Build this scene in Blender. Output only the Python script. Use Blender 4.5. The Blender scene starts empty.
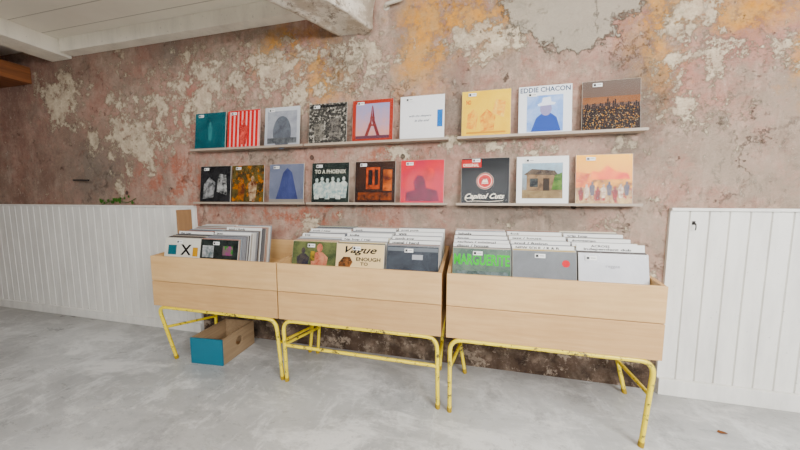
import bpy, bmesh, math, random
from mathutils import Vector, Matrix, noise
random.seed(7)
SC=bpy.context.scene
COL=SC.collection

def lin(c):
    r=[]
    for v in c[:3]:
        v=v/255.0
        r.append(v/12.92 if v<=0.04045 else ((v+0.055)/1.055)**2.4)
    return (*r,1.0)
def ink(c,s=1.4,g=1.2):
    r=lin(c); y=.3*r[0]+.59*r[1]+.11*r[2]
    return tuple(max(0.0,min(1.0,(y+(v-y)*s)))**g for v in r[:3])+(1.0,)

# ------------------------------------------------------------------ materials
class NT:
    def __init__(s,name,rough=0.6,coat=0.0,metal=0.0,spec=0.5):
        s.m=bpy.data.materials.new(name); s.m.use_nodes=True
        s.t=s.m.node_tree; s.b=s.t.nodes['Principled BSDF']
        s.b.inputs['Roughness'].default_value=rough
        s.b.inputs['Metallic'].default_value=metal
        s.b.inputs['Coat Weight'].default_value=coat
        s.b.inputs['Coat Roughness'].default_value=0.12
        s.b.inputs['Specular IOR Level'].default_value=spec
    def n(s,t,**k):
        x=s.t.nodes.new(t)
        for a,b in k.items(): setattr(x,a,b)
        return x
    def l(s,a,b): s.t.links.new(a,b)
    def coord(s):
        if not hasattr(s,'_c'): s._c=s.n('ShaderNodeTexCoord').outputs['Object']
        return s._c
    def mapping(s,scale=(1,1,1),loc=(0,0,0),src=None):
        m=s.n('ShaderNodeMapping'); m.inputs['Scale'].default_value=scale; m.inputs['Location'].default_value=loc
        s.l(src or s.coord(),m.inputs['Vector']); return m.outputs[0]
    def noise(s,scale,detail=6,rough=0.6,vec=None,dist=0.0):
        x=s.n('ShaderNodeTexNoise'); x.inputs['Scale'].default_value=scale; x.inputs['Detail'].default_value=detail
        x.inputs['Roughness'].default_value=rough; x.inputs['Distortion'].default_value=dist
        s.l(vec or s.coord(),x.inputs['Vector']); return x.outputs['Fac']
    def ramp(s,v,a,b,lo=0.0,hi=1.0):
        x=s.n('ShaderNodeMapRange'); x.inputs['From Min'].default_value=a; x.inputs['From Max'].default_value=b
        x.inputs['To Min'].default_value=lo; x.inputs['To Max'].default_value=hi
        s.l(v,x.inputs['Value']); return x.outputs[0]
    def math(s,op,a,b=None,clamp=False):
        x=s.n('ShaderNodeMath',operation=op,use_clamp=clamp)
        for i,v in enumerate((a,b)):
            if v is None: continue
            if isinstance(v,(int,float)): x.inputs[i].default_value=v
            else: s.l(v,x.inputs[i])
        return x.outputs[0]
    def mix(s,f,a,b,mode='MIX'):
        x=s.n('ShaderNodeMix',data_type='RGBA',blend_type=mode)
        if isinstance(f,(int,float)): x.inputs[0].default_value=f
        else: s.l(f,x.inputs[0])
        for i,v in ((6,a),(7,b)):
            if isinstance(v,tuple): x.inputs[i].default_value=v
            else: s.l(v,x.inputs[i])
        return x.outputs[2]
    def blob(s,cx,cz,rx,rz,vec):
        m=s.n('ShaderNodeVectorMath',operation='SUBTRACT'); s.l(vec,m.inputs[0]); m.inputs[1].default_value=(cx,0,cz)
        k=s.n('ShaderNodeVectorMath',operation='MULTIPLY'); s.l(m.outputs[0],k.inputs[0]); k.inputs[1].default_value=(1/rx,0,1/rz)
        d=s.n('ShaderNodeVectorMath',operation='LENGTH'); s.l(k.outputs[0],d.inputs[0])
        return s.ramp(d.outputs['Value'],1.1,0.3)
    def color(s,c): s.l(c,s.b.inputs['Base Color'])
    def bump(s,h,strength=0.4,dist=0.01):
        x=s.n('ShaderNodeBump'); x.inputs['Strength'].default_value=strength; x.inputs['Distance'].default_value=dist
        s.l(h,x.inputs['Height']); s.l(x.outputs[0],s.b.inputs['Normal'])

_mc={}
def flat(c,rough=0.45,coat=0.0,metal=0.0,var=0.10,vs=30,spec=0.5):
    k=('f',c,rough,coat,metal,var,vs,spec)
    if k not in _mc:
        n=NT('paint_%d_%d_%d'%c,rough,coat,metal,spec)
        a=ink(c); d=tuple(v*(1-var) for v in a[:3])+(1,)
        n.color(n.mix(n.noise(vs,4),a,d)); _mc[k]=n.m
    return _mc[k]
def printed(spec):
    if isinstance(spec[0],(int,float)): return flat(spec,0.6,0.0,spec=.2)
    k=('p',spec)
    if k in _mc: return _mc[k]
    n=NT('print_%d'%len(_mc),0.6,spec=.2)
    if spec[0]=='n':
        f=n.ramp(n.noise(spec[3],8,0.7,dist=0.4),0.40,0.60)
        c=n.mix(f,ink(spec[1]),ink(spec[2]))
        if len(spec)>4:
            c=n.mix(n.ramp(n.noise(spec[3]*1.7,6,0.6,n.mapping(loc=(3,5,7))),0.52,0.6),c,ink(spec[4]))
    else:
        sp=n.n('ShaderNodeSeparateXYZ'); n.l(n.coord(),sp.inputs[0])
        f=n.math('ADD',n.ramp(sp.outputs[2],0,0.315),n.ramp(n.noise(20,6),0.3,0.7,-spec[3],spec[3]),True)
        c=n.mix(f,ink(spec[1]),ink(spec[2]))
    n.color(c); _mc[k]=n.m
    return n.m
def clear_plastic():
    m=bpy.data.materials.new('clear_plastic'); m.use_nodes=True; t=m.node_tree; t.nodes.clear()
    o=t.nodes.new('ShaderNodeOutputMaterial'); mx=t.nodes.new('ShaderNodeMixShader'); tr=t.nodes.new('ShaderNodeBsdfTransparent')
    gl=t.nodes.new('ShaderNodeBsdfGlossy'); fr=t.nodes.new('ShaderNodeFresnel'); bp=t.nodes.new('ShaderNodeBump'); nz=t.nodes.new('ShaderNodeTexNoise')
    mu=t.nodes.new('ShaderNodeMath'); mu.operation='MULTIPLY'; mu.inputs[1].default_value=.30
    tc=t.nodes.new('ShaderNodeTexCoord'); t.links.new(tc.outputs['Object'],nz.inputs['Vector'])
    nz.inputs['Scale'].default_value=9; bp.inputs['Strength'].default_value=.2; bp.inputs['Distance'].default_value=.01
    t.links.new(nz.outputs['Fac'],bp.inputs['Height']); t.links.new(bp.outputs[0],gl.inputs['Normal']); t.links.new(bp.outputs[0],fr.inputs['Normal'])
    gl.inputs['Roughness'].default_value=.12; fr.inputs['IOR'].default_value=1.35; tr.inputs[0].default_value=(1,1,1,1)
    t.links.new(fr.outputs[0],mu.inputs[0]); t.links.new(mu.outputs[0],mx.inputs[0]); t.links.new(tr.outputs[0],mx.inputs[1]); t.links.new(gl.outputs[0],mx.inputs[2]); t.links.new(mx.outputs[0],o.inputs[0])
    return m
PLASTIC=clear_plastic()

def wood(name,c1,c2,axis='x',rough=0.5):
    n=NT(name,rough)
    s={'x':(1.1,15,15),'y':(15,1.1,15),'z':(15,15,1.1)}[axis]
    v=n.mapping(s)
    a=n.noise(1.0,9,0.6,v,2.2); b=n.noise(5.0,6,0.7,v)
    f=n.math('ADD',n.ramp(a,0.34,0.66,0,0.6),n.ramp(b,0.35,0.65,0,0.3))
    f2=n.noise(2.2,5,.6)
    c=n.mix(f,lin(c1),lin(c2))
    c=n.mix(n.ramp(f2,0.42,0.66,0,0.35),c,lin(tuple(int(x*0.88) for x in c2)))
    n.color(c); n.bump(a,0.12,0.002)
    return n.m

BIRCH=wood('birch_plywood',(218,180,124),(198,154,98))
BIRCH2=wood('birch_plywood_lower',(210,170,114),(188,144,90))
BIRCH_Y=wood('birch_plywood_side',(208,168,112),(182,138,86),'y')
SHELFW=wood('shelf_wood',(178,162,144),(148,132,116))
CRATEW=wood('crate_wood',(168,142,108),(128,102,74),'y')
ORANGEW=wood('old_beam_wood',(150,88,42),(96,54,26),'y',0.7)
BROWNW=wood('brown_board',(160,122,82),(130,96,64),'z')

def chipped_yellow():
    n=NT('yellow_enamel',0.35,0.2)
    f=n.ramp(n.noise(24,8,0.78),0.555,0.59)
    n.color(n.mix(f,n.mix(n.noise(9),lin((250,226,16)),lin((228,198,14))),lin((84,70,44))))
    n.bump(f,0.3,0.002); return n.m
YEL=chipped_yellow()

def white_paint(name,c=(226,226,222),dirty=0.35,flake=0.5,stain=None):
    n=NT(name,0.45)
    v=n.mapping((6,6,1.2))
    f=n.ramp(n.noise(1.5,7,0.65,v),0.42,0.72,0,dirty)
    g=n.ramp(n.noise(45,4),0.66,0.70,0,flake)
    c0=n.mix(f,lin(c),lin(tuple(int(x*0.84) for x in c)))
    c1=n.mix(g,c0,lin(tuple(int(x*0.7) for x in c)))
    if stain:
        s=n.ramp(n.noise(7,9,0.75),0.48,0.56,0,0.85)
        c1=n.mix(s,c1,lin(stain))
        s2=n.ramp(n.noise(10,9,0.78,n.mapping(loc=(4,4,4))),0.54,0.60,0,0.85)
        c1=n.mix(s2,c1,lin((104,88,72)))
    n.color(c1)
    n.bump(n.noise(30,5),0.08 if not stain else 0.4,0.003 if not stain else 0.014); return n.m
WPAINT=white_paint('white_wainscot_paint',(228,226,219),0.6)
WCEIL=white_paint('cream_ceiling_paint',(250,243,226),0.5)
WBEAM=white_paint('flaking_beam_paint',(234,226,210),0.6,0.5,(184,170,150))

def plaster():
    n=NT('peeling_plaster',0.92,spec=0.15)
    P=n.coord()
    nz=n.n('ShaderNodeTexNoise'); nz.inputs['Scale'].default_value=3.4; nz.inputs['Detail'].default_value=9; nz.inputs['Roughness'].default_value=0.74
    n.l(P,nz.inputs['Vector'])
    off=n.n('ShaderNodeVectorMath',operation='SUBTRACT'); n.l(nz.outputs['Color'],off.inputs[0]); off.inputs[1].default_value=(.5,.5,.5)
    def warp(a):
        sc=n.n('ShaderNodeVectorMath',operation='SCALE'); n.l(off.outputs[0],sc.inputs[0]); sc.inputs['Scale'].default_value=a
        ad=n.n('ShaderNodeVectorMath',operation='ADD'); n.l(P,ad.inputs[0]); n.l(sc.outputs[0],ad.inputs[1]); return ad.outputs[0]
    Q=warp(0.6)
    sep=n.n('ShaderNodeSeparateXYZ'); n.l(P,sep.inputs[0])
    X,Z=sep.outputs[0],sep.outputs[2]
    def N(scale,rough,loc,sx=1,sz=1,dist=0): return n.noise(scale,12,rough,n.mapping((sx,1,sz),loc),dist)
    M=lambda a,b:n.math('MULTIPLY',a,b)
    c=n.mix(n.ramp(N(1.0,.66,(0,0,0)),0.40,0.60),lin((178,136,120)),lin((178,156,138)))
    c=n.mix(n.ramp(N(2.4,.76,(4,0,2)),0.47,0.60,0,0.75),c,lin((162,110,94)))
    c=n.mix(n.ramp(N(1.5,.78,(9,1,3)),0.49,0.56,0,0.85),c,lin((150,134,118)))
    c=n.mix(n.ramp(N(7,.80,(2,8,3)),0.50,0.60,0,0.55),c,lin((204,174,154)))
    c=n.mix(n.ramp(N(12,.82,(5,8,9)),0.52,0.61,0,0.5),c,lin((116,90,78)))
    c=n.mix(n.ramp(N(7,.75,(4,1,4),1.0,0.18),0.53,0.62,0,0.4),c,lin((208,184,164)))
    c=n.mix(n.ramp(N(6,.75,(14,1,4),1.0,0.2),0.54,0.62,0,0.4),c,lin((118,96,84)))
    up=n.math('ADD',n.blob(1.4,2.2,0.9,0.5,Q),n.blob(-2.6,2.1,1.2,0.5,Q),True)
    c=n.mix(M(up,n.ramp(N(2.6,.78,(3,8,8)),0.46,0.56,0,0.55)),c,lin((182,108,94)))
    red=M(n.ramp(X,-2.2,-4.4),n.ramp(N(2.6,.78,(1,7,2)),0.32,0.60))
    c=n.mix(M(red,0.85),c,lin((122,93,80)))
    rb=M(n.math('ADD',n.blob(2.0,1.45,1.4,0.6,Q),n.blob(0.9,0.95,1.3,0.45,Q),True),n.ramp(N(3,.8,(2,2,2)),0.42,0.56))
    c=n.mix(M(rb,0.75),c,lin((164,147,130)))
    rr=n.math('ADD',n.blob(-2.6,1.4,0.7,0.3,Q),n.blob(-1.4,1.12,1.2,0.14,Q),True)
    rr=n.math('ADD',rr,n.blob(-0.6,1.55,0.5,0.12,Q),True)
    c=n.mix(M(M(rr,n.ramp(N(6,.8,(6,1,6)),0.48,0.56)),0.7),c,lin((166,82,54)))
    o=n.math('ADD',n.blob(-0.02,2.5,0.5,0.34,Q),n.blob(-1.1,2.2,0.26,0.36,Q),True)
    for b in ((1.05,2.2,0.18,0.45),(1.5,2.32,0.36,0.18),(-0.35,2.3,0.28,0.38),(1.78,2.0,0.12,0.3),(-1.5,2.4,0.3,0.2)): o=n.math('ADD',o,n.blob(*b,Q),True)
    om=M(o,n.ramp(N(4,.82,(8,2,5)),0.44,0.50))
    c=n.mix(M(om,0.88),c,n.mix(n.ramp(N(9,.7,(1,6,4)),0.4,0.6),lin((214,146,42)),lin((196,150,88))))
    sb=n.math('ADD',n.blob(-0.12,1.85,0.18,0.45,Q),n.blob(-0.95,2.4,0.2,0.38,Q),True)
    for b in ((-1.5,1.75,0.9,0.12),(0.35,1.15,0.5,0.1),(-3.6,1.5,0.5,0.4),(0.95,1.8,0.2,0.5),(-2.6,2.5,0.4,0.2)): sb=n.math('ADD',sb,n.blob(*b,Q),True)
    st=M(sb,n.ramp(N(4,.82,(3,3,9)),0.42,0.50))
    c=n.mix(M(st,0.75),c,lin((126,114,102)))
    reg=n.math('ADD',n.blob(-2.1,2.2,1.4,0.5,Q),n.blob(-0.75,2.2,0.36,0.32,Q),True)
    for b in ((0.1,2.28,0.46,0.18),(-3.1,1.8,0.8,0.4),(1.25,1.95,0.42,0.5),(1.9,2.1,0.4,0.3),(-0.1,1.58,1.2,0.08),(-4.0,2.2,0.6,0.4)):
        reg=n.math('ADD',reg,n.blob(*b,Q),True)
    thr=n.ramp(reg,0,1,-0.05,0.05)
    k1=n.ramp(n.math('ADD',N(5.0,.84,(2,3,11)),thr),0.55,0.57)
    k2=n.ramp(n.math('ADD',N(1.7,.8,(7,3,1)),thr),0.55,0.57)
    cream=n.math('MAXIMUM',k1,k2)
    creamc=n.mix(n.ramp(N(10,.8,(1,1,4)),0.42,0.58),lin((224,210,180)),lin((186,166,142)))
    c=n.mix(M(cream,0.85),c,creamc)
    cb=n.blob(0.58,2.46,0.46,0.34,warp(0.5))
    cem=n.ramp(n.math('ADD',cb,n.ramp(N(9,.8,(2,9,9)),0.35,0.65,-0.2,0.2)),0.32,0.40)
    c=n.mix(M(cem,0.92),c,n.mix(n.noise(4,10,.7),lin((186,176,158)),lin((150,140,124))))
    cedge=n.math('MULTIPLY',M(cem,n.math('SUBTRACT',1.0,cem)),4.0,True)
    c=n.mix(M(cedge,0.5),c,lin((80,66,54)))
    nc=n.math('SUBTRACT',1.0,M(cem,0.7))
    sc1=M(nc,n.ramp(N(16,.84,(5,2,1),1.0,0.5),0.57,0.60))
    c=n.mix(M(sc1,0.5),c,lin((218,204,184)))
    sc2=M(nc,n.ramp(N(34,.8,(2,2,1)),0.60,0.63))
    c=n.mix(M(sc2,0.45),c,lin((228,216,198)))
    dk=M(nc,n.ramp(N(8,.84,(7,7,1)),0.59,0.63))
    c=n.mix(M(dk,0.7),c,lin((80,62,52)))
    dk2=M(nc,n.ramp(N(28,.84,(7,3,1)),0.605,0.64))
    c=n.mix(M(dk2,0.6),c,lin((74,56,48)))
    hv=n.n('ShaderNodeTexVoronoi'); hv.inputs['Scale'].default_value=3.3; n.l(n.mapping((1,0.001,1)),hv.inputs['Vector'])
    hole=M(n.ramp(hv.outputs['Distance'],0.07,0.05),n.ramp(N(1.7,.5,(3,1,7)),0.5,0.54))
    c=n.mix(M(hole,0.8),c,lin((60,50,44)))
    vor=n.n('ShaderNodeTexVoronoi',feature='DISTANCE_TO_EDGE'); vor.inputs['Scale'].default_value=1.3
    n.l(Q,vor.inputs['Vector'])
    cr=M(n.ramp(vor.outputs['Distance'],0.006,0.0),n.ramp(N(1.6,.5,(1,1,1)),0.52,0.58))
    c=n.mix(M(cr,0.55),c,lin((76,60,52)))
    foot=n.ramp(n.math('ADD',Z,n.ramp(N(3.5,.7,(1,2,1)),0.3,0.7,-0.14,0.14)),0.44,0.32)
    vs=n.n('ShaderNodeTexVoronoi'); vs.inputs['Scale'].default_value=8; n.l(warp(.3),vs.inputs['Vector'])
    rub=n.mix(n.ramp(vs.outputs['Distance'],0.1,0.8),lin((146,126,108)),lin((64,52,44)))
    rub=n.mix(n.ramp(N(6,.82,(1,2,2)),0.46,0.54,0,0.85),rub,lin((88,70,58)))
    rub=n.mix(n.ramp(N(7,.82,(11,2,2)),0.53,0.57,0,0.8),rub,lin((180,162,142)))
    c=n.mix(foot,c,rub)
    n.color(c)
    h=n.noise(5,12,0.76)
    for m,a in ((cream,.18),(om,.1),(sc1,-.08),(dk,-.35),(dk2,-.12),(cem,.3),(cr,-.25),(st,-.15),(hole,-.6)):
        h=n.math('ADD',h,M(m,a))
    h=n.math('ADD',h,M(M(foot,vs.outputs['Distance']),-1.0))
    n.bump(h,0.9,0.045)
    return n.m
PLASTER=plaster()

def concrete():
    n=NT('grey_concrete',0.5,spec=0.5)
    def N(s,r,sc,loc,d=0): return n.noise(s,12,r,n.mapping(sc,loc),d)
    a=N(0.7,.68,(1,1.8,1),(0,0,0),.3)
    b=N(1.5,.76,(1,2.0,1),(3,2,1),.3)
    b2=N(2.6,.78,(1.8,.8,1),(7,5,1),.2)
    c=n.mix(n.ramp(a,0.40,0.60),lin((162,164,165)),lin((194,196,196)))
    c=n.mix(n.ramp(b,0.49,0.59,0,0.8),c,lin((226,227,226)))
    c=n.mix(n.ramp(b2,0.53,0.60,0,0.6),c,lin((222,224,224)))
    c=n.mix(n.ramp(N(1.9,.82,(1,1,1),(6,1,1)),0.53,0.62,0,0.65),c,lin((138,139,141)))
    c=n.mix(n.ramp(N(10,.84,(1,1,1),(2,1,5)),0.57,0.64,0,0.5),c,lin((118,117,115)))
    c=n.mix(n.ramp(N(26,.7,(1,1,1),(2,9,5)),0.66,0.70,0,0.6),c,lin((92,88,82)))
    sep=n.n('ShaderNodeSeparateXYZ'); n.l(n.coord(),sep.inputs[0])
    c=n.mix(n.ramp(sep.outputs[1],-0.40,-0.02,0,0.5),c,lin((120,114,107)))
    n.color(c)
    n.l(n.ramp(b,0.4,0.6,0.26,0.5),n.b.inputs['Roughness'])
    n.bump(n.math('ADD',a,n.math('MULTIPLY',b,.6)),0.3,0.02); return n.m
CONC=concrete()

# ------------------------------------------------------------------ mesh helper
class MB:
    def __init__(s): s.v=[];s.f=[];s.mi=[];s.mats=[]; s.smooth=[]
    def slot(s,m):
        if m not in s.mats: s.mats.append(m)
        return s.mats.index(m)
    def add(s,vs,fs,m,smooth=False):
        o=len(s.v); s.v+= [tuple(v) for v in vs]
        i=s.slot(m)
        for f in fs: s.f.append([q+o for q in f]); s.mi.append(i); s.smooth.append(smooth)
    def box(s,a,b,m,bev=0.0,xf=None):
        bm=bmesh.new(); bmesh.ops.create_cube(bm,size=1)
        for v in bm.verts:
            v.co=Vector((a[i]+(b[i]-a[i])*(v.co[i]+.5)) for i in range(3))
        if bev>0: bmesh.ops.bevel(bm,geom=list(bm.edges),offset=bev,segments=2,affect='EDGES',profile=.6)
        if xf: bm.transform(xf)
        bm.verts.index_update()
        s.add([v.co.copy() for v in bm.verts],[[v.index for v in f.verts] for f in bm.faces],m); bm.free()
    def prism(s,prof,y0,y1,m,axis='y'):
        n=len(prof)
        def p(a,b,t):
            return {'y':(a,t,b),'x':(t,a,b),'z':(a,b,t)}[axis]
        vs=[p(a,b,y0) for a,b in prof]+[p(a,b,y1) for a,b in prof]
        fs=[list(range(n)),list(range(2*n-1,n-1,-1))]+[[i,(i+1)%n+0,(i+1)%n+n,i+n] for i in range(n)]
        s.add(vs,fs,m)
    def tube(s,path,r,m,seg=12,fillet=0.05,cap=True):
        pts=[Vector(p) for p in path]; out=[pts[0]]
        for i in range(1,len(pts)-1):
            a,b,c=pts[i-1],pts[i],pts[i+1]
            d1=(a-b);d2=(c-b);q=min(fillet,d1.length*.48,d2.length*.9)
            p0=b+d1.normalized()*q;p1=b+d2.normalized()*q
            for k in range(9):
                t=k/8; out.append(p0*(1-t)**2+b*2*t*(1-t)+p1*t*t)
        out.append(pts[-1])
        T=(out[1]-out[0]).normalized(); N=T.orthogonal().normalized()
        vs=[]
        for i,p in enumerate(out):
            t=(out[min(i+1,len(out)-1)]-out[max(i-1,0)]).normalized()
            N=(N-t*N.dot(t)).normalized(); B=t.cross(N)
            for k in range(seg):
                a=2*math.pi*k/seg; vs.append(p+(N*math.cos(a)+B*math.sin(a))*r)
        fs=[]
        for i in range(len(out)-1):
            for k in range(seg):
                fs.append([i*seg+k,i*seg+(k+1)%seg,(i+1)*seg+(k+1)%seg,(i+1)*seg+k])
        s.add(vs,fs,m,True)
        if cap:
            n=len(out)-1
            s.add([vs[k] for k in range(seg)],[list(range(seg))[::-1]],m); s.add([vs[n*seg+k] for k in range(seg)],[list(range(seg))],m)
    def mesh(s,name,origin=(0,0,0)):
        me=bpy.data.meshes.new(name); o=Vector(origin)
        me.from_pydata([tuple(Vector(v)-o) for v in s.v],[],s.f)
        for m in s.mats: me.materials.append(m)
        for p,i,sm in zip(me.polygons,s.mi,s.smooth): p.material_index=i; p.use_smooth=sm
        me.update(); return me
    def obj(s,name,origin=(0,0,0),parent=None,**props):
        ob=bpy.data.objects.new(name,s.mesh(name,origin)); COL.objects.link(ob)
        if parent: ob.parent=parent
        else: ob.location=origin
        for k,v in props.items(): ob[k]=v
        return ob
def empty(name,loc,**props):
    e=bpy.data.objects.new(name,None); e.empty_display_size=.05; e.location=loc; COL.objects.link(e)
    for k,v in props.items(): e[k]=v
    return e

_tc={}
def textgeo(s,bold=0.0,shear=0.0):
    key=(s,bold,shear)
    if key in _tc: return _tc[key]
    cu=bpy.data.curves.new('lettering_source','FONT'); cu.body=s; cu.size=1; cu.resolution_u=2; cu.offset=bold; cu.shear=shear
    ob=bpy.data.objects.new('lettering_source',cu); COL.objects.link(ob)
    dg=bpy.context.evaluated_depsgraph_get(); me=bpy.data.meshes.new_from_object(ob.evaluated_get(dg))
    vs=[v.co.copy() for v in me.vertices]; fs=[list(p.vertices) for p in me.polygons]
    bpy.data.objects.remove(ob); bpy.data.curves.remove(cu); bpy.data.meshes.remove(me)
    x0=min(v.x for v in vs);x1=max(v.x for v in vs);z0=min(v.y for v in vs);z1=max(v.y for v in vs)
    r=([((v.x-x0),(v.y-z0)) for v in vs],fs,x1-x0,z1-z0); _tc[key]=r; return r

W=0.315; TH=0.004
def cover_mesh(name,base,shapes,edge=(225,222,214),w=W,h=None,th=TH):
    h=h or w
    mb=MB(); mb.box((-w/2,-TH/2,0),(w/2,-TH/2+th,h),flat(edge,0.4),0.0006 if th<.005 else .0018)
    k=[0]
    def layer(pts,fs,spec):
        k[0]+=1; y=-TH/2-0.00012*k[0]-0.0001
        mb.add([(-w/2+a*w,y,b*h) for a,b in pts],fs,printed(spec))
    q=.003 if th<.005 else .008
    layer([(q,q),(1-q,q),(1-q,1-q),(q,1-q)],[[0,1,2,3]],base)
    for sh in shapes:
        t=sh[0]
        if t=='r': _,a,b,c,d,sp=sh; layer([(a,b),(c,b),(c,d),(a,d)],[[0,1,2,3]],sp)
        elif t=='p': layer(sh[1],[list(range(len(sh[1])))],sh[2])
        elif t=='c':
            _,cx,cy,rx,ry,sp=sh; layer([(cx+rx*math.cos(2*math.pi*i/28),cy+ry*math.sin(2*math.pi*i/28)) for i in range(28)],[list(range(28))],sp)
        elif t in('t','b','i','B'):
            _,s,cx,cy,tw,th_,sp=sh
            v,f,gw,gh=textgeo(s,*{'t':(0,0),'b':(.022,0),'B':(.03,0),'i':(.02,.45)}[t])
            layer([(cx-tw/2+a/gw*tw,cy-th_/2+b/gh*th_) for a,b in v],f,sp)
        elif t=='o':
            _,cx,cy,r0,r1,sp=sh; n=28
            pts=[(cx+r0*math.cos(2*math.pi*i/n),cy+r0*math.sin(2*math.pi*i/n)) for i in range(n)]+[(cx+r1*math.cos(2*math.pi*i/n),cy+r1*math.sin(2*math.pi*i/n)) for i in range(n)]
            layer(pts,[[i,(i+1)%n,(i+1)%n+n,i+n] for i in range(n)],sp)
        elif t=='m':
            _,rects,sp=sh; pts=[];fs=[]
            for a,b,c,d in rects:
                o=len(pts); pts+=[(a,b),(c,b),(c,d),(a,d)]; fs.append([o,o+1,o+2,o+3])
            layer(pts,fs,sp)
        elif t=='w':
            _,pts,wd,sp=sh; P=[Vector((a,b,0)) for a,b in pts]; out=[]
            for i in range(len(P)-1):
                p0=P[max(i-1,0)];p1=P[i];p2=P[i+1];p3=P[min(i+2,len(P)-1)]
                for q in range(6):
                    u=q/6; out.append(.5*((2*p1)+(p2-p0)*u+(2*p0-5*p1+4*p2-p3)*u*u+(3*p1-p0-3*p2+p3)*u**3))
            out.append(P[-1]); vs=[];fs=[]
            for i,p in enumerate(out):
                d=(out[min(i+1,len(out)-1)]-out[max(i-1,0)]); d.normalize() 
                ww=wd*(.55+.45*abs(d.y)); nx=Vector((-d.y,d.x,0))*ww
                vs+= [(p.x+nx.x,p.y+nx.y),(p.x-nx.x,p.y-nx.y)]
            fs=[[2*i,2*i+1,2*i+3,2*i+2] for i in range(len(out)-1)]
            layer(vs,fs,sp)
    return mb.mesh(name)
def person_shape(cx,y0,h,sp,w=1.0):
    return [('p',[(cx-.09*h*w,y0),(cx+.09*h*w,y0),(cx+.15*h*w,y0+.68*h),(cx+.05*h*w,y0+.80*h),(cx-.05*h*w,y0+.80*h),(cx-.15*h*w,y0+.68*h)],sp),('c',cx,y0+.9*h,.075*h,.10*h,sp)]

_st=MB(); _st.box((-.026,-.0004,-.011),(.026,.0004,.011),flat((240,240,238),0.5)); 
_st.box((-.022,-.0007,-.007),(-.008,-.0003,.007),flat((30,30,32)))
_st.box((-.003,-.0007,-.001),(.02,-.0003,.002),flat((60,60,62)))
STICK=_st.mesh('price_sticker')
_pl=MB(); _pl.add([(-.1585,-.0055,.0005),(.1600,-.0055,.0005),(.1605,-.0058,.3185),(-.1585,-.0055,.3185)],[[0,1,2,3]],PLASTIC)
PLM=_pl.mesh('plastic_cover')
def sticker(parent,x=-.09,z=.288):
    o=bpy.data.objects.new('price_sticker',STICK); COL.objects.link(o); o.parent=parent; o.location=(x,-TH/2-.0062,z)
    p=bpy.data.objects.new('plastic_cover',PLM); COL.objects.link(p); p.parent=parent; p['label']='clear glossy plastic outer sleeve'

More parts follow.
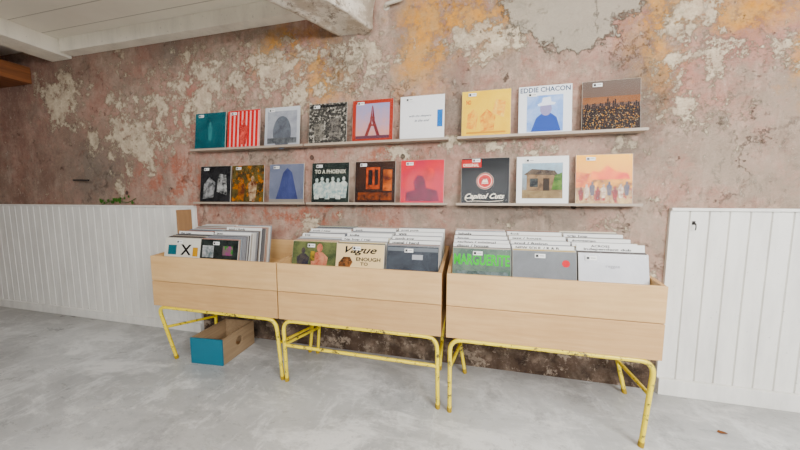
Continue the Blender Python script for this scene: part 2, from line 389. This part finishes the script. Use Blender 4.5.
WH=(236,234,228);BK=(24,24,26)
rs=random.Random(3)
TOP=[
 (-2.17,'dark teal record sleeve with faint pale figure',('n',(38,84,92),(58,108,114),6),person_shape(.5,.25,.5,('n',(70,122,126),(96,146,146),9))),
 (-1.836,'red and pink striped record sleeve with standing figure',(196,62,72),[('r',.06+i*.125,.03,.11+i*.125,.97,(232,190,186)) for i in range(8)]+person_shape(.5,.1,.66,('n',(214,120,112),(150,60,62),12),1.5)),
 (-1.475,'pale grey record sleeve with dark grey arch',('g',(176,178,182),(206,208,210),.1),[('r',.08,.08,.92,.9,('n',(150,152,158),(176,178,182),8)),('c',.5,.35,.26,.42,('n',(96,98,104),(120,124,130),10)),('r',.08,.08,.92,.22,('n',(80,82,84),(120,122,124),14))]),
 (-1.08,'black and white line drawing record sleeve',('n',(34,34,34),(92,90,86),26,(178,174,166)),[('r',.04,.9,.96,.96,(40,40,40)),('r',.15,.12,.4,.5,('n',(60,58,56),(150,146,138),30)),('r',.55,.1,.85,.62,('n',(50,48,48),(138,134,128),34))]),
 (-.72,'record sleeve with lattice tower and red frame',(158,80,70),[('r',.09,.09,.91,.91,('g',(206,164,150),(156,160,188),.2)),('p',[(.3,.12),(.38,.12),(.48,.40),(.505,.86),(.485,.86),(.44,.5)],(130,72,70)),('p',[(.62,.12),(.7,.12),(.56,.5),(.515,.86),(.49,.5),(.52,.40)],(120,66,70)),('r',.40,.38,.60,.42,(130,72,70)),('r',.44,.56,.56,.59,(130,72,70)),('r',.09,.09,.91,.16,(104,76,86))]),
 (-.353,'white record sleeve with two small handwritten lines',(236,236,236),[('i','with the sleepers',.46,.54,.5,.06,(90,100,110)),('i','in the end',.5,.44,.34,.055,(100,108,118)),('r',.84,.28,.96,.66,(40,120,176))]),
 (.08,'mustard yellow record sleeve with orange line drawing',('n',(226,196,100),(234,208,122),5),[('p',[(.1,.2),(.3,.16),(.34,.5),(.24,.62),(.12,.5)],('n',(214,150,84),(230,200,124),22)),('p',[(.4,.12),(.66,.14),(.7,.44),(.52,.6),(.38,.44)],('n',(206,140,86),(228,196,120),26)),('r',.1,.08,.9,.12,(204,160,90)),('b','NO',.14,.76,.1,.10,(196,74,48)),('p',[(.62,.5),(.86,.4),(.9,.74),(.7,.8)],('n',(222,168,86),(232,208,142),20))]),
 (.4425,'white record sleeve with blue portrait photo',(232,234,236),[('b','EDDIE CHACON',.5,.92,.94,.105,(70,86,108)),('r',.16,.06,.84,.80,('n',(134,160,202),(180,196,222),6)),('p',[(.24,.06),(.8,.06),(.72,.34),(.60,.44),(.46,.44),(.34,.34)],(66,90,152)),('c',.52,.52,.11,.14,(156,152,178)),('p',[(.38,.58),(.68,.60),(.70,.64),(.62,.66),(.60,.76),(.46,.75),(.44,.65),(.36,.62)],(228,232,240))]),
 (.813,'dark record sleeve with city skyline at dusk',('g',(96,66,48),(110,100,94),.08),[('r',.003,.55,.997,.68,('n',(122,88,66),(142,108,84),5)),('r',.003,.003,.997,.46,('n',(28,22,22),(54,40,34),26)),('m',[(.02+i*.032,.44,.02+i*.032+.026,.47+.10*abs(math.sin(i*2.3))*(1.6 if 10<i<18 else 1)) for i in range(30)],('n',(34,28,30),(50,40,40),40)),('m',[(x,y,x+.009,y+.009) for x,y in [(rs.uniform(.02,.97),rs.uniform(.03,.5)) for _ in range(170)]],(246,190,90)),('m',[(x,y,x+.007,y+.008) for x,y in [(rs.uniform(.02,.97),rs.uniform(.03,.44)) for _ in range(70)]],(244,230,196)),('r',.44,.44,.462,.66,(30,26,30))]),
]
BOT=[
 (-2.149,'black and white record sleeve with abstract figures',('n',(26,26,28),(60,60,62),14),[('p',[(.1,.1),(.45,.15),(.5,.55),(.3,.7),(.12,.5)],('n',(60,62,64),(170,170,170),18)),('p',[(.55,.3),(.9,.2),(.85,.75),(.6,.8)],('n',(40,42,44),(190,190,188),20))]),
 (-1.82,'dark record sleeve with orange-lit group photo',('n',(60,52,40),(110,100,70),12,(170,120,66)),person_shape(.3,.08,.6,('n',(170,120,80),(90,60,50),16),1.4)+person_shape(.65,.05,.66,('n',(200,184,160),(100,60,44),16),1.4)),
 (-1.455,'slate blue record sleeve with cloaked shape',('n',(114,118,132),(130,134,148),4),[('p',[(.2,.1),(.84,.1),(.76,.4),(.66,.78),(.52,.9),(.4,.78),(.3,.4)],('n',(68,74,108),(88,94,130),6)),('r',.0,.0,1,.1,(150,146,140))]),
 (-1.07,'black record sleeve with row of pale figures',('n',(26,34,34),(54,62,58),12),[x for i in range(6) for x in person_shape(.14+i*.145,.1+.03*(i%2),.52,('n',(214,214,206),(140,160,160),30),1.3)]+[('b','TO A PHOENIX',.5,.78,.84,.1,(214,212,200))]),
 (-.705,'dark brown record sleeve with lit orange window',('n',(38,28,26),(66,44,34),8),[('r',.28,.34,.62,.86,('n',(190,104,40),(110,62,44),16)),('r',.33,.44,.44,.8,(36,26,26)),('r',.49,.44,.58,.8,(52,34,30)),('r',.7,.3,.92,.8,('n',(190,120,70),(90,50,40),14)),('r',.08,.08,.92,.26,('n',(52,36,30),(140,84,56),14))]),
 (-.35,'magenta record sleeve with dark silhouettes',('n',(176,16,84),(196,36,76),5),[('p',[(.12,.06),(.9,.06),(.84,.3),(.6,.36),(.55,.62),(.4,.66),(.3,.5),(.34,.32),(.14,.26)],('n',(88,16,56),(128,24,76),10)),('c',.66,.66,.14,.16,('n',(110,24,64),(214,80,70),10))]),
 (.085,'near-black record sleeve with red round logo',(28,32,36),[('r',.0,.80,.42,.97,(176,26,32)),('b','ORIGINAL',.2,.85,.34,.07,(240,232,218)),('c',.5,.50,.165,.165,(192,40,44)),('o',.5,.50,.135,.148,(240,226,212)),('c',.5,.50,.09,.09,(160,32,40)),('p',[(.43,.47),(.48,.55),(.5,.51),(.53,.56),(.57,.47)],(240,228,214)),('r',.43,.44,.57,.46,(240,228,214)),('o',.5,.50,.175,.182,(216,206,192)),
   ('i','Capitol Cuts',.5,.155,.82,.15,(252,246,234)),('w',[(.12,.05),(.3,.065),(.6,.055),(.88,.075)],.008,(244,238,224)),('w',[(.14,.20),(.10,.16),(.09,.11),(.12,.07)],.008,(244,238,224))]),
 (.445,'white framed record sleeve with wooden house photo',(236,236,234),[('r',.11,.12,.89,.86,('g',(120,104,84),(170,190,202),.2)),('r',.11,.12,.89,.3,('n',(128,112,92),(156,142,116),14)),('p',[(.2,.28),(.8,.28),(.8,.58),(.7,.66),(.28,.70),(.16,.62),(.2,.60)],('n',(98,84,72),(154,134,112),12)),('p',[(.14,.62),(.3,.74),(.74,.70),(.84,.56),(.72,.60),(.3,.62)],('n',(70,62,58),(112,102,92),20)),('r',.26,.36,.42,.54,('n',(40,42,44),(84,88,88),20)),('r',.52,.28,.64,.54,(62,54,48)),('p',[(.68,.3),(.88,.3),(.88,.66),(.74,.6)],('n',(64,94,52),(112,134,82),20))]),
 (.80,'yellow orange record sleeve with street market photo',('g',(206,124,56),(244,196,50),.12),[('r',.003,.003,.997,.34,('n',(150,118,92),(206,184,146),16,(150,46,34))),('p',[(.2,.48),(.30,.68),(.42,.64),(.56,.78),(.72,.66),(.92,.62),(.97,.48)],('n',(206,80,34),(236,152,44),10)),('p',[(.003,.34),(.3,.34),(.28,.62),(.003,.66)],('n',(230,160,50),(176,80,46),16)),('r',.3,.32,.997,.5,('n',(104,56,42),(226,176,100),18))]+[x for i in range(9) for x in person_shape(.1+i*.1,.08+.05*(i%3),.28,[('n',(150,42,34),(90,30,30),30),('n',(222,212,196),(160,130,110),30),('n',(50,60,90),(110,100,100),30)][i%3],1.2)]),
]
def chk(l):
    assert 4<=len(l.replace('-',' ').split())<=12,l
    return l
lean=math.radians(6.3)
for row,z,g in ((TOP,1.6515,'record sleeves on the upper wall shelves'),(BOT,1.2045,'record sleeves on the lower wall shelves')):
    for cx,lab,base,shp in row:
        o=bpy.data.objects.new('record_sleeve',cover_mesh('record_sleeve',base,shp)); COL.objects.link(o)
        o.location=(cx,-.056,z); o.rotation_euler=(-lean,0,random.uniform(-.004,.004))
        o['label']=chk(lab+' on ledge'); o['category']='record'; o['group']=g
        if cx==.4425: sticker(o,-.075,.256)
        elif cx==.085: sticker(o,-.06,.298)
        else: sticker(o,-.09 if cx<.3 else -.075)

for z in (1.651,1.204):
    for x0,x1 in ((-2.345,-1.272),(-1.256,-.165),(-.105,1.0)):
        mb=MB(); mb.box((x0,-.082,z-.009),(x1,-.0005,z),SHELFW,.0015)
        e=empty('wall_ledge',((x0+x1)/2,0,z-.009),label='thin pale wooden picture ledge holding record sleeves',category='shelf',group='wall record ledges')
        mb.obj('ledge_board',e.location,e)
        mb=MB(); mb.box((x0,-.088,z-.009),(x1,-.0822,z+.008),SHELFW,.0015); mb.obj('front_lip',e.location,e)

# -------------------------------------------------------------- bins
YF=-.575
def ramp_z(y): return .64+.196*(y+.555)
bins=[(-2.20,-1.185),(-1.176,-.150),(-.122,.890)]
for bi,(x0,x1) in enumerate(bins):
    o=((x0+x1)/2,-.3,.48)
    e=empty('record_bin',o,label=['pale plywood record bin, partly empty, above a wooden crate','pale plywood record bin filled with three record stacks','pale plywood record bin packed full beside white panelling'][bi],category='record bin',group='plywood record bins')
    t=.018
    mb=MB(); mb.box((x0,YF,.662),(x1,YF+t,.84),BIRCH,.003); mb.obj('front_upper_board',o,e)
    mb=MB(); mb.box((x0,YF,.48),(x1,YF+t,.6585),BIRCH2,.003); mb.obj('front_lower_board',o,e)
    for a in (x0,x1-t):
        mb=MB(); mb.prism([(YF+t+.0005,.48),(-.0305,.48),(-.0305,.90),(YF+t+.0005,.84)],a,a+t,BIRCH_Y,'x'); mb.obj('side_panel',o,e)
    mb=MB(); mb.box((x0,-.03,.48),(x1,-.012,.90),BIRCH,.002); mb.obj('back_panel',o,e)
    mb=MB(); mb.box((x0+t+.0005,YF+t+.0005,.48),(x1-t-.0005,-.031,.492),BIRCH,0); mb.obj('bottom_panel',o,e)
    ya,yb=YF+t+.0008,-.0312
    mb=MB(); mb.prism([(ya,ramp_z(ya)-.012),(yb,ramp_z(yb)-.012),(yb,ramp_z(yb)),(ya,ramp_z(ya))],x0+t+.0005,x1-t-.0005,BIRCH,'x'); mb.obj('sloped_shelf',o,e)
mb=MB(); mb.prism([(-.38,ramp_z(-.26)+.001),(-.26,ramp_z(-.26)+.001),(-.26,1.155),(-.38,1.155)],-2.1805,-2.1725,BROWNW,'x')
mb.obj('wooden_board',(-2.1765,-.32,ramp_z(-.26)+.001),None,label='narrow brown board standing upright at the end of a bin',category='board')

SP=[]
for i,(c,ed) in enumerate([((196,194,188),(206,205,202)),((150,150,150),(190,190,188)),((60,62,66),(120,120,122)),((212,210,204),(222,221,218)),((150,138,126),(184,180,172)),((100,104,110),(156,157,160)),((200,190,172),(208,204,194)),((50,40,40),(96,92,90)),((190,192,194),(220,221,220)),((150,70,50),(184,166,152)),((60,90,110),(166,172,176)),((170,150,70),(202,198,182))]):
    SP.append(cover_mesh('stack_sleeve',c,[],ed,th=.0075))
DIV={}
def divider_mesh(l1,l2=None):
    k=(l1,l2)
    if k in DIV: return DIV[k]
    sh=[('B',l1,.06+min(.84,.044*len(l1))/2,.956,min(.84,.044*len(l1)),.046,(2,2,3))] if not l2 else [('B',l1,.36,.968,.28,.036,(2,2,3)),('B',l2,.46,.918,.70,.044,(2,2,3))]
    DIV[k]=cover_mesh('genre_divider',(230,230,228),sh,(232,232,230),W,.332 if not l2 else .350); return DIV[k]
FR={
 'a1':('white record sleeve with small coloured shapes',(222,220,212),[('r',.1,.62,.34,.84,(60,110,120)),('p',[(.46,.62),(.53,.62),(.76,.86),(.69,.86)],BK),('p',[(.69,.62),(.76,.62),(.53,.86),(.46,.86)],BK),('r',.8,.6,.94,.8,(196,160,60))]),
 'a2':('black record sleeve with green and white pattern',('n',(28,30,30),(60,66,64),12),[('r',.06,.6,.36,.86,('n',(190,190,190),(110,120,120),20)),('r',.6,.66,.86,.86,('n',(60,130,60),(150,60,130),14))]),
 'b1':('muted green record sleeve with group portrait',('n',(70,80,60),(116,120,90),8),person_shape(.62,.1,.86,('n',(150,70,60),(190,150,130),12),1.5)+person_shape(.25,.25,.62,('n',(40,44,60),(90,84,80),16),1.6)+[('r',.42,.6,.52,.8,('n',(40,50,44),(170,150,90),14))]),
 'b2':('cream record sleeve with large black script lettering',(226,208,176),[('i','Vague',.52,.865,.66,.18,(20,18,18)),('B','ENOUGH',.68,.705,.50,.075,(8,8,8)),('B','TO',.60,.615,.16,.065,(8,8,8)),('p',[(.06,.5),(.28,.5),(.36,.64),(.30,.74),(.16,.74),(.06,.62)],('n',(50,42,34),(150,110,80),24))]),
 'b3':('dark grey record sleeve with blurred photo',('n',(58,62,68),(88,92,98),4),[('r',.02,.9,.98,.97,(120,124,128)),('r',.5,.75,.7,.84,(180,182,184))]),
 'c1':('grey record sleeve with green block lettering',('n',(88,104,96),(118,130,120),10),[('B','MARGUERITE',.5,.80,.96,.2,(80,184,60)),('r',.05,.05,.95,.6,('n',(80,90,86),(120,130,130),16))]),
 'c2':('plain grey record sleeve with red round sticker',('n',(126,128,130),(138,140,142),4),[('c',.84,.80,.06,.06,(190,50,76))]),
 'c3':('plain white record sleeve in clear plastic',('n',(204,205,208),(216,217,219),3),[('t','reggae',.5,.78,.2,.05,(130,130,134))]),
}
stacks=[(-2.005,'a1',-.535,28,[(8,'the new',None)]),(-1.688,'a2',-.535,28,[(9,'jazz',None),(18,'soul / funk',None)]),
 (-.985,'b1',-.50,30,[(9,'pop',None),(18,'rock / new',None)]),(-.665,'b2',-.515,31,[(6,'hip hop / rap',None),(13,'indie',None),(22,'punk',None)]),(-.335,'b3',-.515,31,[(4,'metal / hard',None),(10,'synth pop',None),(17,'wave',None),(24,'post punk',None)]),
 (.060,'c1',-.51,31,[(3,'disco / house',None),(8,'techno / minimal',None),(14,'house',None),(21,'labels',None)]),(.384,'c2',-.51,31,[(3,'NEW SOUL / R & B',None),(9,'soul / fusion',None),(16,'jazz / house',None),(23,'funk',None)]),(.708,'c3',-.51,31,[(3,'ACROSS','independent dub'),(9,'ambient / electronic',None),(15,'downtempo',None),(22,'trip hop',None)])]
for si,(cx,key,y0,N,divs) in enumerate(stacks):
    dd={d[0]:d for d in divs}; y1=-.195 if si<2 else -.150
    for i in range(N):
        y=y0+(y1-y0)*i/(N-1)
        a=-math.radians(12 if y0>-.53 else 10)
        if i==0:
            lab,base,shp=FR[key]; me=cover_mesh('record_sleeve',base,shp); nm='record_sleeve'
            lb=lab+' in a bin'; cat='record'; g='record sleeves in the plywood bins'
        elif i in dd:
            me=divider_mesh(dd[i][1],dd[i][2]); nm='genre_divider'; lb='white card divider with printed genre name in record bin'; cat='divider'; g='genre dividers in the plywood bins'
        else:
            me=SP[random.choice([0,1,2,3,4,5,6,7,8,8,9,2,5,10,11]) if si>1 else random.choice([1,2,2,7,7,5,5,9,10,4,0,3])]; nm='record_sleeve'; lb='record sleeve filed upright in a plywood bin'; cat='record'; g='record sleeves in the plywood bins'
        ob=bpy.data.objects.new(nm,me); COL.objects.link(ob)
        ob.location=(cx+(random.uniform(-.0018,.0018) if i else 0),y,ramp_z(y)+.0042+(.003*random.random() if i and i not in dd else 0)); ob.rotation_euler=(a,0,0)
        ob['label']=chk(lb); ob['category']=cat; ob['group']=g
        if i==0: sticker(ob,-.02 if key!='c3' else -.10)

# -------------------------------------------------------------- yellow frames
R=.0120
def frame(x0,x1,feet,stretch,lab):
    o=((x0+x1)/2,-.3,0)
    e=empty('steel_frame',o,label=chk(lab),category='table frame',group='yellow tubular frames')
    zt=.48-R-.0005
    xa,xb=x0+.022,x1-.022; yf,yb=-.562,-.075
    tops=[(xa,yf),(xb,yf),(xa,yb),(xb,yb)]
    def on(i,z):
        (tx,ty),(fx,fy)=tops[i],feet[i]; u=1-z/zt
        return Vector((tx+(fx-tx)*u,ty+(fy-ty)*u,z))
    for i,((tx,ty),(fx,fy),sx) in enumerate(zip(tops,feet,(1,-1,1,-1))):
        mb=MB(); mb.tube([(fx,fy,0.0),(tx,ty,zt),(tx+sx*.16,ty,zt)],R,YEL,12,.075); mb.obj('leg',o,e)
        p=on(i,.03); mb=MB(); mb.tube([(fx,fy,0.0),p],R+.002,flat((170,150,50),.5),12); mb.obj('foot_cap',o,e)
    for y in (yf,yb):
        mb=MB(); mb.tube([(xa+.158,y,zt),(xb-.158,y,zt)],R,YEL); mb.obj('long_rail',o,e)
    for a,b in ((0,2),(1,3)):
        q=-.05 if a else .05
        mb=MB(); mb.tube([(tops[a][0]+q,yf+.01,zt),(tops[a][0]+q,yb-.01,zt)],R,YEL); mb.obj('side_rail',o,e)
        mb=MB(); mb.tube([on(a,.29),on(b,.21)],R*.85,YEL); mb.obj('side_stretcher',o,e)
    for a,b,z in stretch:
        mb=MB(); mb.tube([on(a,z),on(b,z)],R*.85,YEL); mb.obj('long_stretcher',o,e)
frame(-2.20,-1.185,[(-2.21,-.43),(-1.24,-.47),(-2.15,-.12),(-1.25,-.1)],[],'chipped yellow tubular steel frame under a partly empty bin')
frame(-1.176,-.150,[(-1.20,-.48),(-.17,-.50),(-1.18,-.10),(-.20,-.1)],[(0,1,.285)],'chipped yellow tubular steel frame with long front stretcher')
frame(-.122,.890,[(-.10,-.51),(.855,-.53),(-.02,-.1),(.98,-.08)],[],'chipped yellow tubular steel frame near the white panelling')

# -------------------------------------------------------------- small crate under bin
TEAL=flat((36,116,132),.4,.1); 
e=empty('wooden_crate',(-1.915,-.27,0),label='small open wooden crate with teal end on the floor',category='crate')
e.rotation_euler=(0,0,math.radians(4))
def loc(mb,n,**k):
    ob=bpy.data.objects.new(n,mb.mesh(n)); COL.objects.link(ob); ob.parent=e
    for a,b in k.items(): ob[a]=b
w,d,h,t=.27,.36,.20,.012
mb=MB(); mb.box((-w/2,-d/2,.001),(w/2,-d/2+t,h),TEAL,.0015); loc(mb,'end_panel',label='teal painted end panel')
mb=MB(); mb.box((-w/2,d/2-t,.001),(w/2,d/2,h),CRATEW,.0015); loc(mb,'end_panel')
mb=MB(); mb.box((-w/2,-d/2+t+.0005,.001),(-w/2+t,d/2-t-.0005,h),CRATEW,.0015); loc(mb,'side_panel')
mb=MB(); ya,yb=-d/2+t+.0005,d/2-t-.0005; cy,cz,r=0.0,.115,.036
angs=sorted([2*math.pi*i/32 for i in range(32)]+[math.atan2(zz-cz,yy-cy)%(2*math.pi) for yy in (ya,yb) for zz in (.001,h)]); n=len(angs)
vs=[];fs=[]
for xx in (w/2-t,w/2):
    for a in angs:
        ca,sa=math.cos(a),math.sin(a)
        vs.append((xx,cy+r*ca,cz+r*sa))
        k=min(((yb-cy)/ca if ca>1e-6 else 9),((ya-cy)/ca if ca<-1e-6 else 9),((h-cz)/sa if sa>1e-6 else 9),((.001-cz)/sa if sa<-1e-6 else 9))
        vs.append((xx,cy+k*ca,cz+k*sa))
for i in range(n):
    j=(i+1)%n
    fs+= [[2*i,2*i+1,2*j+1,2*j],[2*n+2*i,2*n+2*j,2*n+2*j+1,2*n+2*i+1],[2*i,2*j,2*n+2*j,2*n+2*i],[2*i+1,2*n+2*i+1,2*n+2*j+1,2*j+1]]
mb.add(vs,fs,CRATEW); loc(mb,'side_panel')
mb=MB(); mb.box((-w/2+t+.0005,ya,.001),(w/2-t-.0005,yb,.01),BROWNW); loc(mb,'bottom_panel')

# -------------------------------------------------------------- room shell
def st(mb,name,**k): return mb.obj(name,(0,0,0),None,kind='structure',**k)
mb=MB(); mb.box((-6.4,0,-.1),(3.4,.25,2.9),PLASTER); st(mb,'wall_back')
mb=MB(); mb.box((-6.4,-6,-.1),(3.4,0,0),CONC); st(mb,'floor')
mb=MB(); mb.box((-6.65,-6,-.1),(-6.4,.25,2.9),PLASTER); st(mb,'wall_left')
mb=MB(); mb.box((-6.65,-6.25,-.1),(-2.6,-6.0,2.9),PLASTER); st(mb,'wall_front_light_block')  # unseen partial wall, added to block ambient light and darken the left
def planks_ceiling():
    n=NT('ceiling_planks',0.6)
    sp=n.n('ShaderNodeSeparateXYZ'); n.l(n.coord(),sp.inputs[0])
    fr=n.math('FRACT',n.math('MULTIPLY',sp.outputs[1],5.0))
    g=n.ramp(fr,0.0,0.05,1,0)
    c=n.mix(n.noise(3,6),lin((252,246,230)),lin((234,226,208)))
    n.color(n.mix(g,c,lin((150,140,122)))); n.bump(g,-0.5,.01); return n.m
mb=MB(); mb.box((-6.4,-6,2.72),(3.4,0,2.85),planks_ceiling()); st(mb,'ceiling')
def rough_box(a,b,m,xf=None,amp=.012):
    bm=bmesh.new(); bmesh.ops.create_cube(bm,size=1)
    bmesh.ops.subdivide_edges(bm,edges=list(bm.edges),cuts=14,use_grid_fill=True)
    for v in bm.verts:
        v.co=Vector((a[i]+(b[i]-a[i])*(v.co[i]+.5)) for i in range(3))
        v.co+=noise.noise_vector(v.co*6)*amp
    if xf: bm.transform(xf)
    bm.verts.index_update(); mb=MB()
    mb.add([v.co.copy() for v in bm.verts],[[v.index for v in f.verts] for f in bm.faces],m,True); bm.free(); return mb
ang=math.atan2(-.28,.49)
mb=rough_box((-.13,-3.2,0),(.13,.03,.27),WBEAM,Matrix.Translation((-.83,-.01,2.45))@Matrix.Rotation(ang,4,'Z'),.025)
st(mb,'trim_1')
mb=MB(); mb.box((-3.76,-.10,2.60),(-.95,-.001,2.72),WCEIL,.004); st(mb,'trim_2')
mb=MB(); mb.box((-4.05,-3,2.58),(-3.78,-.001,2.72),WCEIL,.006); st(mb,'trim_3')
mb=MB(); mb.box((-4.95,-2,2.40),(-4.38,-.001,2.56),ORANGEW,.006); st(mb,'trim_4')
PIPE=flat((196,190,180),.5)
mb=MB(); mb.tube([(-.62,-.002,2.60),(-.62,-.035,2.60),(-.50,-.035,2.615),(-.50,-.035,2.70)],.012,PIPE,10,.02); mb.tube([(-.62,-.001,2.60),(-.62,-.006,2.60)],.024,PIPE,14)
mb.obj('wall_pipe',(-.62,0,2.6),None,label='short pale pipe elbow beside the ceiling beam',category='pipe')

def wains(x0,x1,name,zt):
    mb=MB(); sp=.098; x=x0; prof=[(x0,-.0005)]
    prof.append((x0,-.020))
    x=x0+sp
    while x<x1-.01:
        prof+= [(x-.005,-.020),(x-.0015,-.011),(x+.0015,-.011),(x+.005,-.020)]; x+=sp
    prof+= [(x1,-.020),(x1,-.0005)]
    n=len(prof); vs=[(a,b,.0) for a,b in prof]+[(a,b,zt-.018) for a,b in prof]
    fs=[[i,(i+1)%n,(i+1)%n+n,i+n] for i in range(n)]
    mb.add(vs,fs,WPAINT); mb.box((x0,-.034,zt-.018),(x1,-.0005,zt),WPAINT,.003)
    st(mb,name)
wains(-6.4,-2.41,'trim_5',1.176); wains(1.18,3.4,'trim_6',1.186)
mb=MB(); mb.box((-6.4,-.040,0),(-2.41,-.0205,.085),WPAINT,.004); st(mb,'baseboard_left')
mb=MB(); mb.box((1.18,-.045,0),(3.4,-.0205,.105),WPAINT,.004); st(mb,'baseboard_right')

IRON=flat((70,68,66),.5,0,.6)
mb=MB(); mb.tube([(1.30,-.021,1.095),(1.30,-.04,1.095),(1.30,-.045,1.065),(1.303,-.035,1.055)],.003,IRON,8,.015); mb.box((1.292,-.0235,1.085),(1.308,-.0205,1.108),IRON,.001)
mb.obj('wall_hook',(1.3,-.02,1.1),None,label='small dark metal hook on the white panelling',category='hook')
mb=MB(); mb.tube([(-3.85,-.002,1.42),(-3.85,-.05,1.42),(-3.62,-.06,1.415)],.008,IRON,8,.02)
mb.obj('iron_wall_pin',(-3.85,0,1.42),None,label='old bent iron pin sticking out of the plaster',category='hook')
LEAF=flat((70,104,50),.6)
mb=MB(); mb.tube([(-3.55,-.012,1.178),(-3.4,-.02,1.22),(-3.2,-.015,1.20),(-3.1,-.014,1.24)],.003,LEAF,6,.03)
for i in range(16):
    x=-3.55+.45*random.random(); z=1.19+.06*random.random(); s=.018+.014*random.random(); a=random.uniform(0,6.28); y=-.02-.01*random.random()
    pts=[(0,0),(.6,.35),(.5,.9),(0,1.5),(-.5,.9),(-.6,.35)]
    mb.add([(x+(p*math.cos(a)-q*math.sin(a))*s,y-.006*abs(p),z+(p*math.sin(a)+q*math.cos(a))*s) for p,q in pts],[[0,1,2,3],[0,3,4,5]],LEAF)
mb.obj('ivy_sprig',(-3.3,-.015,1.178),None,label='green ivy sprig growing over the top of white panelling',category='plant')
mb=MB(); DL=flat((120,84,52),.8)
mb.add([(0,0,.002),(.012,.012,.007),(.034,.01,.004),(.05,0,.003),(.034,-.012,.007),(.012,-.01,.003)],[[0,1,2,3],[0,3,4,5]],DL)
ob=mb.obj('dry_leaf',(0,0,0),None,label='small dry brown leaf lying on the concrete floor',category='leaf'); ob.location=(1.3,-.33,0)

# -------------------------------------------------------------- light & camera
def area(name,loc,target,sx,sy,energy,col):
    l=bpy.data.lights.new(name,'AREA'); l.shape='RECTANGLE'; l.size=sx; l.size_y=sy; l.energy=energy; l.color=col
    o=bpy.data.objects.new(name,l); COL.objects.link(o); o.location=loc
    o.rotation_euler=(Vector(target)-Vector(loc)).to_track_quat('-Z','Y').to_euler(); return o
area('window_light',(2.4,-3.2,2.4),(.3,0,.7),1.8,1.4,290,(.99,.99,1.0))
area('window_light_far',(-.4,-4.4,2.5),(-.6,0,1.0),2.4,0.9,150,(.99,.99,1.0))
w=bpy.data.worlds.new('world'); SC.world=w; w.use_nodes=True
w.node_tree.nodes['Background'].inputs[0].default_value=(.92,.95,1,1); w.node_tree.nodes['Background'].inputs[1].default_value=.42
cam=bpy.data.cameras.new('camera'); cam.sensor_width=36; cam.lens=294.4/800*36; cam.clip_start=.02
co=bpy.data.objects.new('camera',cam); COL.objects.link(co); co.location=(0,-2.151,1.249)
co.rotation_euler=(math.pi/2-.0932,0,.238)
SC.camera=co
